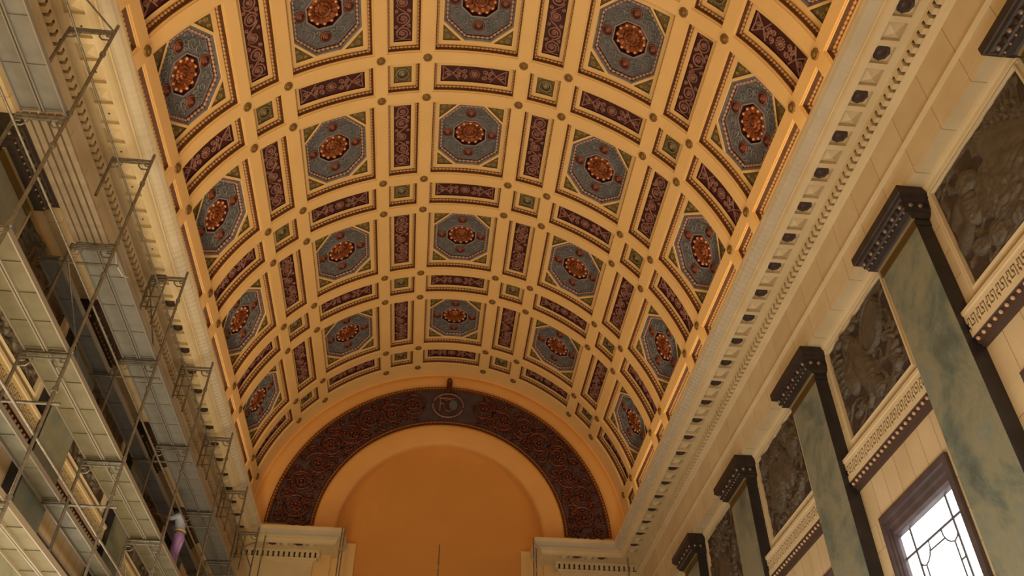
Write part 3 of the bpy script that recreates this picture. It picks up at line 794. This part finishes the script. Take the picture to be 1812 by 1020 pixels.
# ------------------------------------------------------------------ fret ledges under the reliefs
LH = (B-2*SHW)/2
KEY = ["##########", "#....#...#", "#.##.#.#.#", "#.#..#.#..", "#.#.##.##.", "#.#....#..", "#.######.#", "##########"]
def build_ledge():
    org = (WX, 0, -.846); root = empty('fret_ledge', org); E = LH-.001
    mb = MB(); pr = [(WX, -.734), (WX-.004, -.742), (WX-.012, -.747), (WX-.021, -.752), (WX-.0255, -.754), (WX-.0255, -.763), (WX-.0225, -.765)]
    mb.loft([[(x, -E, z) for x, z in pr], [(x, E, z) for x, z in pr]], 0, False)
    mb.build('crown_moulding', ['plain'], root, org)
    mb = MB(); x = WX-.0195; z0, z1 = -.821, -.765; xf = WX-.0225
    mb.poly([(x, -E, z0), (x, E, z0), (x, E, z1), (x, -E, z1)], 1)
    rows = len(KEY); cols = len(KEY[0]); unit = .038; reps = int(2*E/unit); unit = 2*E/reps
    zb0, zb1 = z0+.009, z1-.004
    mb.box((xf, -E, z0), (WX, E, zb0), 0); mb.box((xf, -E, zb1), (x+.001, E, z1), 0)
    for q in range(reps):
        for r in range(rows):
            zt = zb1-(zb1-zb0)*r/rows; zl = zb1-(zb1-zb0)*(r+1)/rows
            c = 0
            while c < cols:
                if KEY[r][c] == '#':
                    e = c
                    while e < cols and KEY[r][e] == '#': e += 1
                    mb.box((xf, -E+q*unit+unit*c/cols, zl), (x+.0005, -E+q*unit+unit*e/cols, zt), 0); c = e
                else: c += 1
    mb.build('fret', ['plain', 'fretbg'], root, org)
    mb = MB(); pr = [(WX-.0225, -.821), (WX-.021, -.8225), (WX-.017, -.824), (WX-.015, -.836), (WX-.009, -.838), (WX-.007, -.844), (WX, -.846)]
    mb.loft([[(x, -E, z) for x, z in pr], [(x, E, z) for x, z in pr]], 0, False); mb.build('bead_course', ['beadcourse'], root, org)
    mb = MB(); k = 21; mb.ball((0, 0, 0), .0049, 0, 8, 5); me = mb.mesh('bead', ['ivory'])
    for q in range(k): link('bead', me, root, (-.0185, -E+2*E*(q+.5)/k, .016))
    return root
lp = build_ledge(); first = True
LLAB = {(1, 0): 'fret carved ledge under the big dark relief at the right edge', (1, 1): 'fret carved ledge with pale beads under the oval shield relief',
        (1, 2): 'fret carved ledge under the leafy relief on the right wall', (1, 3): 'fret carved ledge farthest along the right wall',
        (-1, 1): 'beaded ledge behind the scaffold low at the left edge', (-1, 2): 'beaded ledge on the left wall seen between the lower scaffold decks', (-1, 3): 'beaded ledge on the left wall below and behind the worker'}
for (side, k), lab in LLAB.items():
    o = lp if first else copy_tree(lp); first = False
    o.location = W((side*WX, (PC[k]+PC[k+1])/2, -.846)); o.rotation_euler = (0, 0, 0 if side == 1 else pi)
    tag(o, lab, 'ledge', 'fret ledges under the reliefs')

# ------------------------------------------------------------------ windows
def build_window():
    org = (WX, 0, WBOT); GX = 1.103; hw = .138; zt, zb = -1.017, -1.575
    mb = MB(); seq = [(.170, -.955, WX+.001), (.170, -.955, WX-.010), (.164, -.962, WX-.012), (.155, -.974, WX-.012), (.152, -.977, WX-.005), (.147, -.990, WX-.005), (.145, -.993, WX+.001), (.141, -1.006, WX+.001), (.138, -1.012, WX+.008), (.138, -1.017, GX+.004)]
    rows = [[(x, -h, -2.592-z if False else WBOT+(zt-z)*.2+.0), (x, h, WBOT+(zt-z)*.2), (x, h, z), (x, -h, z)] for h, z, x in seq]
    for i, (h, z, x) in enumerate(seq):
        b = WBOT + (-.955-z)*.8*-1*0 + (WBOT*0) + (-.955 - z)*.7
        rows[i] = [(x, -h, b), (x, h, b), (x, h, z), (x, -h, z)]
    mb.loft(rows, 0); fr = mb
    mb2 = MB(); mb2.poly([(GX, -hw, WBOT+.043), (GX, hw, WBOT+.043), (GX, hw, zt), (GX, -hw, zt)])
    gl = mb2
    mb3 = MB(); x = GX-.002
    bar = lambda pts, r=.0022: mb3.tube([(x, a, b) for a, b in pts], r, 6, 0)
    for s_ in (-1, 1): bar([(s_*.087, zt), (s_*.087, WBOT+.043)], .0026)
    bar([(-hw, -1.073), (hw, -1.073)], .0028); bar([(-hw, WBOT+.10), (hw, WBOT+.10)], .0028)
    thin = .0019
    for s_ in (-1, 1):
        P = [(s_*.030, -1.073), (s_*.032, -1.090), (s_*.040, -1.103), (s_*.052, -1.112), (s_*.066, -1.117), (s_*.080, -1.112), (s_*.087, -1.104)]
        bar(P, thin); bar([(s_*.032, -1.096), (0, -1.096)], thin); bar([(s_*.066, -1.117), (s_*.066, WBOT+.15)], thin)
        bar([(s_*.066, -1.16), (s_*.087, -1.16)], thin)
    return fr.mesh('window_frame', ['winmarble'], org), gl.mesh('glass', ['glass'], org), mb3.mesh('leading', ['lead'], org)
wf, wg, wl = build_window(); wi = 0
for side, idx in ((1, [0, 1, 2]), (-1, [1, 2, 3])):
    for k in idx:
        wi += 1
        o = empty('window_%d' % wi, (side*WX, WIN[k], WBOT), 0 if side == 1 else pi); tag(o, kind='structure')
        link('window_frame', wf, o); link('glass', wg, o); link('leading', wl, o)

# ------------------------------------------------------------------ scaffold in front of the left wall
XO, XI = -.868, -.970
YS = [.74, 1.205, 1.603, 2.085, 2.572, 3.058, 3.512, 3.93]
LV = [-.163, -.484, -.81, -1.165, FLOOR-.002]
TR = .0038
def scaffold_frame(i, t):
    """one welded frame: post i, tier t (from level LV[t] down to LV[t+1])"""
    y = YS[i]; zt, zb = LV[t], LV[t+1]; org = (XO, y, zb)
    root = empty('scaffold_trestle', org)
    m1 = MB(); m1.tube([(XO, y, zb+.002), (XO, y, zt+(.022 if t == 0 else -.001))], TR); m1.build('leg', ['steel'], root, org)
    m2 = MB(); zl = zt-.15 if t == 0 else zb+.002
    m2.tube([(XI, y, zl), (XI, y, zt-.001)], TR); m2.build('leg', ['steel'], root, org)
    for dz, rr in ((.005, TR), (.016, TR*.8)):
        m3 = MB(); m3.tube([(XI, y, zt-dz), (XO, y, zt-dz)], rr); m3.build('transom', ['steel'], root, org)
    for x0, s_ in ((XO, -1), (XI, 1)):
        m4 = MB()
        m4.tube([(x0+s_*.030, y, zt-.016), (x0+s_*.028, y, zt-.028), (x0+s_*.019, y, zt-.038), (x0+s_*.008, y, zt-.038), (x0, y, zt-.040)], TR*.55, 5)
        m4.tube([(x0+s_*.014, y, zt-.016), (x0+s_*.013, y, zt-.024), (x0, y, zt-.026)], TR*.5, 5)
        m4.build('gusset', ['steel'], root, org)
    if t == 0 and i >= 3:                                # short rung bracket beside the wall-side post
        m6 = MB(); xa, xb = XI+.001, XI+.017
        m6.tube([(xb, y, zt-.016), (xb, y, zt-.135)], TR*.7); m6.tube([(XI+.046, y, zt-.016), (XI+.046, y, zt-.19)], TR*.7)
        for q in range(3): m6.tube([(xa, y, zt-.045-.04*q), (XI+.046, y, zt-.045-.04*q)], TR*.5, 5)
        m6.build('rung_bracket', ['steel'], root, org)
    for za, zc, rr in ((zb+.0035, zb+.014, 1.5), (zt-.10, zt-.09, 1.7)):
        m5 = MB(); m5.tube([(XO, y, za), (XO, y, zc)], TR*rr, 8); m5.build('coupling', ['steel'], root, org)
    return root
TN = ['top', 'second', 'third', 'lowest']
for t in range(4):
    for i in range(len(YS)):
        pos = 'at the camera end' if i == 0 else ('beside the end wall' if i == 7 else '%s from the camera end' % ORD[i])
        tag(scaffold_frame(i, t), 'grey steel scaffold frame in the %s tier, %s' % (TN[t], pos), 'scaffolding', 'scaffold frames, %s tier' % TN[t])
def plank(xa, xb, ya, yb, z, m, label, group, ribs=4):
    org = ((xa+xb)/2, (ya+yb)/2, z); root = empty('scaffold_plank', org); t = .006
    mb = MB(); mb.box((xa+.002, ya, z+.004), (xb-.002, yb, z+.010)); mb.build('board', [m], root, org)
    for x in (xa, xb-.0035):
        mb = MB(); mb.box((x, ya, z-.002), (x+.0035, yb, z+.011)); mb.build('side_rail', ['rail_edge' if m == 'ply' or xb-xa < .0505 and xa < -.98 else 'alu_edge'], root, org)
    for k in range(ribs+1):
        mb = MB(); y = ya+.004+(yb-ya-.012)*k/ribs; mb.box((xa+.003, y, z+.0015), (xb-.003, y+.0025, z+.0045)); mb.build('cross_rib', [m], root, org)
    tag(root, label, 'plank', group)
def bayname(i): return 'nearest the camera' if i == 0 else ('beside the end wall' if i == 6 else '%s bay from the camera' % ORD[i])
DK = [(1, 'alu', 'grey plank', 'upper deck'), (2, 'ply', 'olive plank', 'middle deck'), (3, 'ply', 'olive plank', 'low deck')]
mid = (XO+XI)/2
for lv, m, nm, dk in DK:
    for i in range(7):
        if (lv == 2 and i == 0) or (lv == 3 and i < 1): continue
        ya, yb = YS[i]+.004, YS[i+1]-.004; z = LV[lv]+.002
        if lv == 1 and i == 1:                           # this bay is only laid with narrow boards towards the wall
            for q in range(5):
                x0 = XI+.004+.0172*q; org = (x0+.0065, (ya+yb)/2, z); mb = MB(); mb.box((x0, ya, z), (x0+.0125, yb, z+.008))
                tag(mb.build('narrow_board', ['board'], None, org), 'narrow wooden board in the second upper deck bay, %s from the wall' % ['nearest', 'second', 'third', 'fourth', 'fifth'][q], 'board', 'narrow boards of the upper deck')
            continue
        plank(mid+.0015, XO-.004, ya, yb, z, m, '%s on the nave side of the %s, %s' % (nm, dk, bayname(i)), 'planks of the %s' % dk)
        plank(XI+.004, mid-.0015, ya, yb, z, m, '%s on the wall side of the %s, %s' % (nm, dk, bayname(i)), 'planks of the %s' % dk)
for (z, m, nm) in ((-.535, 'alu', 'upper'), (-.930, 'ply', 'lower')):
    for i in range(2 if nm == 'upper' else 1, 7):
        plank(-1.036, -.986, YS[i]+.003, YS[i+1]-.003, z, m, 'single plank bracketed out to the left wall, %s run, %s' % (nm, bayname(i)), 'bracketed planks, %s run' % nm, 3)
    for i in range(2 if nm == 'upper' else 1, 8):
        mb = MB(); y = YS[i]; mb.tube([(-.848, y+.006, z-.006), (-1.036, y+.006, z-.006)], TR*.9)
        tag(mb.build('bracket_tube', ['steel'], None, (-.94, y+.006, z-.006)), 'short level tube carrying the %s bracketed planks, %s' % (nm, '%s from the camera' % ORD[i-1] if i < 7 else 'beside the end wall'), 'tube', 'bracket tubes, %s run' % nm)
for lv, nm in ((1, 'upper'), (2, 'middle'), (3, 'low')):
    mb = MB(); z = LV[lv]+.150; x = XO-.004
    mb.tube([(x, .6, z), (x, 3.96, z)], TR*.75); 
    tag(mb.build('guard_rail', ['steel'], None, (x, 2.2, z)), 'long thin guard rail tube above the %s scaffold deck' % nm, 'guard rail', 'scaffold guard rails')
def brace(p, q, label):
    mb = MB(); mb.tube([p, q], TR*.6); tag(mb.build('diagonal_brace', ['steel'], None, tuple((a+b)/2 for a, b in zip(p, q))), label, 'brace', 'diagonal scaffold braces')
brace((XO+.003, YS[0], LV[1]+.02), (XO+.003, YS[1], LV[0]-.01), 'diagonal brace of the top tier in the top left corner')
brace((XI-.003, YS[3], LV[0]-.02), (XI-.003, YS[4], LV[1]+.02), 'diagonal brace on the wall side of the top tier, middle bay')
brace((XO+.003, YS[6], LV[1]+.05), (XO+.003, YS[7], LV[0]-.05), 'diagonal brace of the top tier next to the end wall')
brace((XI-.003, YS[2], LV[1]-.03), (XI-.003, YS[3], LV[2]+.03), 'diagonal brace on the wall side between upper and middle decks')
brace((XI-.003, YS[4], LV[2]-.03), (XI-.003, YS[5], LV[3]+.03), 'diagonal brace on the wall side below the middle deck')
mb = MB(); mb.tube([(XO, YS[2]+.01, LV[1]-.01), (XO+.004, YS[2]+.03, LV[1]-.035), (XO+.01, YS[2]+.07, LV[1]-.035), (XO+.005, YS[2]+.11, LV[1]-.005)], .0014, 5)
tag(mb.build('cable', ['rope'], None, (XO, YS[2]+.05, LV[1]-.02)), 'thin slack cable looped at the upper deck edge', 'cable')

# free-standing tubes of the scaffold tower at the end wall
def pole(x, y, zt, label, r=.0032):
    mb = MB(); mb.tube([(x, y, FLOOR), (x, y, zt)], r, 8)
    o = mb.build('scaffold_pole', ['steel'], None, (x, y, FLOOR))
    c = MB(); c.tube([(x, y, zt-.125), (x, y, zt-.105)], r*1.7, 8); c.build('coupling', ['fillet'], o, (x, y, FLOOR))
    tag(o, label, 'pole', 'scaffold poles at the end wall')
pole(-.002, 4.0, -.155, 'single thin pole standing in front of the orange niche')
pole(-.470, 4.0, -.085, 'right pole of the pair at the left end cornice'); pole(-.483, 4.0, -.085, 'left pole of the pair at the left end cornice')
pole(.4630, 4.0, -.10, 'left pole of the pair at the right end cornice'); pole(.476, 4.0, -.15, 'right pole of the pair at the right end cornice')
pole(.934, 4.0, -.178, 'thin pole in the right far corner under the cornice'); pole(-.845, 4.0, -.15, 'thin pole in the left far corner beside the scaffold')

# ------------------------------------------------------------------ worker on the middle deck
def skinned(name, pts, edges, radii, m, parent, sub=2, root=0):
    me = bpy.data.meshes.new(name); me.from_pydata([Vector(p) for p in pts], edges, []); me.update()
    o = bpy.data.objects.new(name, me); C.objects.link(o); o.parent = parent
    md = o.modifiers.new('skin', 'SKIN'); md.use_smooth_shade = True
    for i, r in enumerate(radii):
        sv = me.skin_vertices[0].data[i]; sv.radius = (r, r) if not isinstance(r, tuple) else r; sv.use_root = (i == root)
    s_ = o.modifiers.new('sub', 'SUBSURF'); s_.levels = sub; s_.render_levels = sub
    me.materials.append(M[m]); return o
def worker():
    """1.68 m, facing the wall (local +Y forward), leaning slightly; arms raised to the entablature"""
    org = (-.908, 2.868, LV[2]+.0145)
    root = empty('person', org, pi/2); root.scale = (.94, .94, .94)           # local +Y -> world -X (the wall)
    tag(root, 'worker in pale blue shirt and lavender trousers standing on the middle scaffold deck', 'person')
    hip = (0, 0, .86); body, ed, rad = [hip, (0, .02, 1.00), (0, .05, 1.15), (0, .08, 1.27), (0, .095, 1.35), (0, .12, 1.42), (0, .145, 1.49)], [(0,1),(1,2),(2,3),(3,4),(4,5),(5,6)], [.125, (.135, .10), (.155, .11), (.15, .10), .055, .085, .075]
    def chain(start, L, R):
        a = start
        for p, r in zip(L, R): body.append(p); rad.append(r); ed.append((a, len(body)-1)); a = len(body)-1
        return a
    for s_ in (-1, 1):
        chain(0, [(s_*.09, 0, .78), (s_*.11, .03, .46), (s_*.115, -.02, .12), (s_*.12, -.02, .05), (s_*.13, .12, .03)], [.085, .058, .042, .04, .035])
        if s_ == 1: L = [(.19, .09, 1.29), (.30, .21, 1.16), (.30, .42, 1.30), (.295, .46, 1.34)]
        else: L = [(-.19, .09, 1.29), (-.31, .20, 1.15), (-.24, .42, 1.22), (-.235, .47, 1.25)]
        e = chain(3, L, [.055, .042, .034, .028])
        x, y, z = L[-1]
        p = chain(e, [(x, y+.045, z+.02)], [.030])
        for q, (dx, ln) in enumerate([(-.030, .065), (-.010, .078), (.010, .074), (.028, .058)]):
            chain(p, [(x+dx, y+.065+ln*.3, z+.035), (x+dx, y+.065+ln*.8, z+.030)], [.010, .008])
        chain(e, [(x-s_*.035, y+.03, z+.005), (x-s_*.05, y+.06, z+.01)], [.011, .009])
    skinned('body', body, ed, rad, 'skin', root)
    # face: nose, ears, eyes (small)
    mb = MB(); U = 1/S
    mb.ball((0, .232*U, 1.45*U), .016*U, 0, 8, 5, (.8, 1.2, 1.2))
    for s_ in (-1, 1): mb.ball((s_*.082*U, .135*U, 1.45*U), .024*U, 0, 8, 5, (.4, .8, 1.2)); mb.ball((s_*.03*U, .212*U, 1.475*U), .011*U, 0)
    mb.build('face_features', ['skin'], root)
    mb = MB(); mb.ball((0, .120*U, 1.495*U), .098*U, 0, 14, 9, (.95, 1.0, .85)); mb.ball((0, .080*U, 1.45*U), .072*U, 0, 12, 7); mb.build('hair', ['hair'], root)
    sh = [(0, .0, .90), (0, .02, 1.00), (0, .05, 1.15), (0, .08, 1.275), (0, .092, 1.335), (.19, .09, 1.29), (.30, .21, 1.16), (.30, .31, 1.25), (-.19, .09, 1.29), (-.31, .20, 1.15), (-.265, .32, 1.20)]
    skinned('shirt', sh, [(0,1),(1,2),(2,3),(3,4),(3,5),(5,6),(6,7),(3,8),(8,9),(9,10)], [(.15, .125), (.155, .118), (.172, .128), (.165, .118), .068, .075, .058, .05, .075, .058, .05], 'shirt', root)
    tr = [(0, .02, 1.0), (0, 0, .86)]; te = [(0, 1)]; trr = [(.155, .125), .155]
    for s_ in (-1, 1):
        b = len(tr); tr += [(s_*.09, 0, .76), (s_*.11, .03, .46), (s_*.115, -.02, .12)]; te += [(1, b), (b, b+1), (b+1, b+2)]; trr += [.105, .078, .065]
    skinned('trousers', tr, te, trr, 'trous', root)
    mb = MB(); mb.loft([[(.158*U*cos(a), (.01+.132*sin(a))*U, z*U) for a in [2*pi*i/24 for i in range(24)]] for z in (.945, .985)], 0, True, True); mb.build('belt', ['belt'], root)
    for s_ in (-1, 1):
        mb = MB(); mb.ball((s_*.125*U, .04*U, .035*U), .05*U, 0, 10, 6, (1, 2.5, .9)); mb.build('boot', ['boot'], root)
worker()

# ------------------------------------------------------------------ light
def area(name, p, target, sx, sy, power, col, spread=pi):
    l = bpy.data.lights.new(name, 'AREA'); l.shape = 'RECTANGLE'; l.size = sx; l.size_y = sy; l.energy = power; l.color = col; l.spread = spread
    o = bpy.data.objects.new(name, l); C.objects.link(o); o.location = W(p)
    d = (W(target)-o.location).normalized(); o.rotation_euler = d.to_track_quat('-Z', 'Y').to_euler(); return o
WARM = (1, .70, .38)
def cove(name, x, power):
    l = bpy.data.lights.new(name, 'AREA'); l.shape = 'RECTANGLE'; l.size = .25; l.size_y = 3.9*S; l.energy = power; l.color = WARM
    o = bpy.data.objects.new(name, l); C.objects.link(o); o.location = W((x, 2.0, -.035))
    ang = math.radians(180 + (-18 if x > 0 else 18)); o.rotation_euler = (0, ang, 0); return o
cove('cove_lamps_right', .945, 220); cove('cove_lamps_left', -.945, 170)
FILL_COL = (1, .77, .44)
def wall_fill(name, x, z, tx, power, col):  # unseen strip light, added to brighten one side wall
    l = bpy.data.lights.new(name, 'AREA'); l.shape = 'RECTANGLE'; l.size = 1.6; l.size_y = 3.3*S; l.energy = power; l.color = col
    o = bpy.data.objects.new(name, l); C.objects.link(o); o.location = W((x, 1.15, z))
    o.rotation_euler = (0, pi - math.atan2(tx-x, -.3-z) , 0); return o
wall_fill('added_fill_right_wall', -.50, -1.85, .95, 1550, FILL_COL); wall_fill('added_fill_left_wall', .45, -1.75, -.80, 460, (1, .91, .77))
def lamp(name, p, power, col, r=.1):
    l = bpy.data.lights.new(name, 'POINT'); l.energy = power; l.color = col; l.shadow_soft_size = r
    o = bpy.data.objects.new(name, l); C.objects.link(o); o.location = W(p)
lamp('work_lamp', (-.965, 2.30, -1.115), 16, (1, .80, .5)); lamp('work_lamp', (-.965, 1.78, -1.115), 14, (1, .82, .55))
world = bpy.data.worlds.new('World'); bpy.context.scene.world = world; world.use_nodes = True
world.node_tree.nodes['Background'].inputs[0].default_value = (.9, .95, 1, 1); world.node_tree.nodes['Background'].inputs[1].default_value = .05

# ------------------------------------------------------------------ camera
f, pitch, yaw, roll = 1500.5, .7107, -.1002, .0037
cam = bpy.data.cameras.new('camera'); cam.sensor_width = 36; cam.lens = f/1812*36; cam.clip_start = .05; cam.clip_end = 200
co = bpy.data.objects.new('camera', cam); C.objects.link(co)
fwd = Vector((-sin(yaw)*cos(pitch), cos(yaw)*cos(pitch), sin(pitch))); rt = Vector((cos(yaw), sin(yaw), 0)); up = rt.cross(fwd)
r2 = rt*cos(roll)+up*sin(roll); u2 = up*cos(roll)-rt*sin(roll)
co.matrix_world = Matrix.Translation(W((-.0514, 0, -CZ))) @ Matrix((r2, u2, -fwd)).transposed().to_4x4()
sc = bpy.context.scene; sc.camera = co
sc.view_settings.view_transform = 'Standard'; sc.view_settings.look = 'None'; sc.view_settings.gamma = 1; sc.view_settings.use_curve_mapping = False
sc.view_settings.exposure = 0
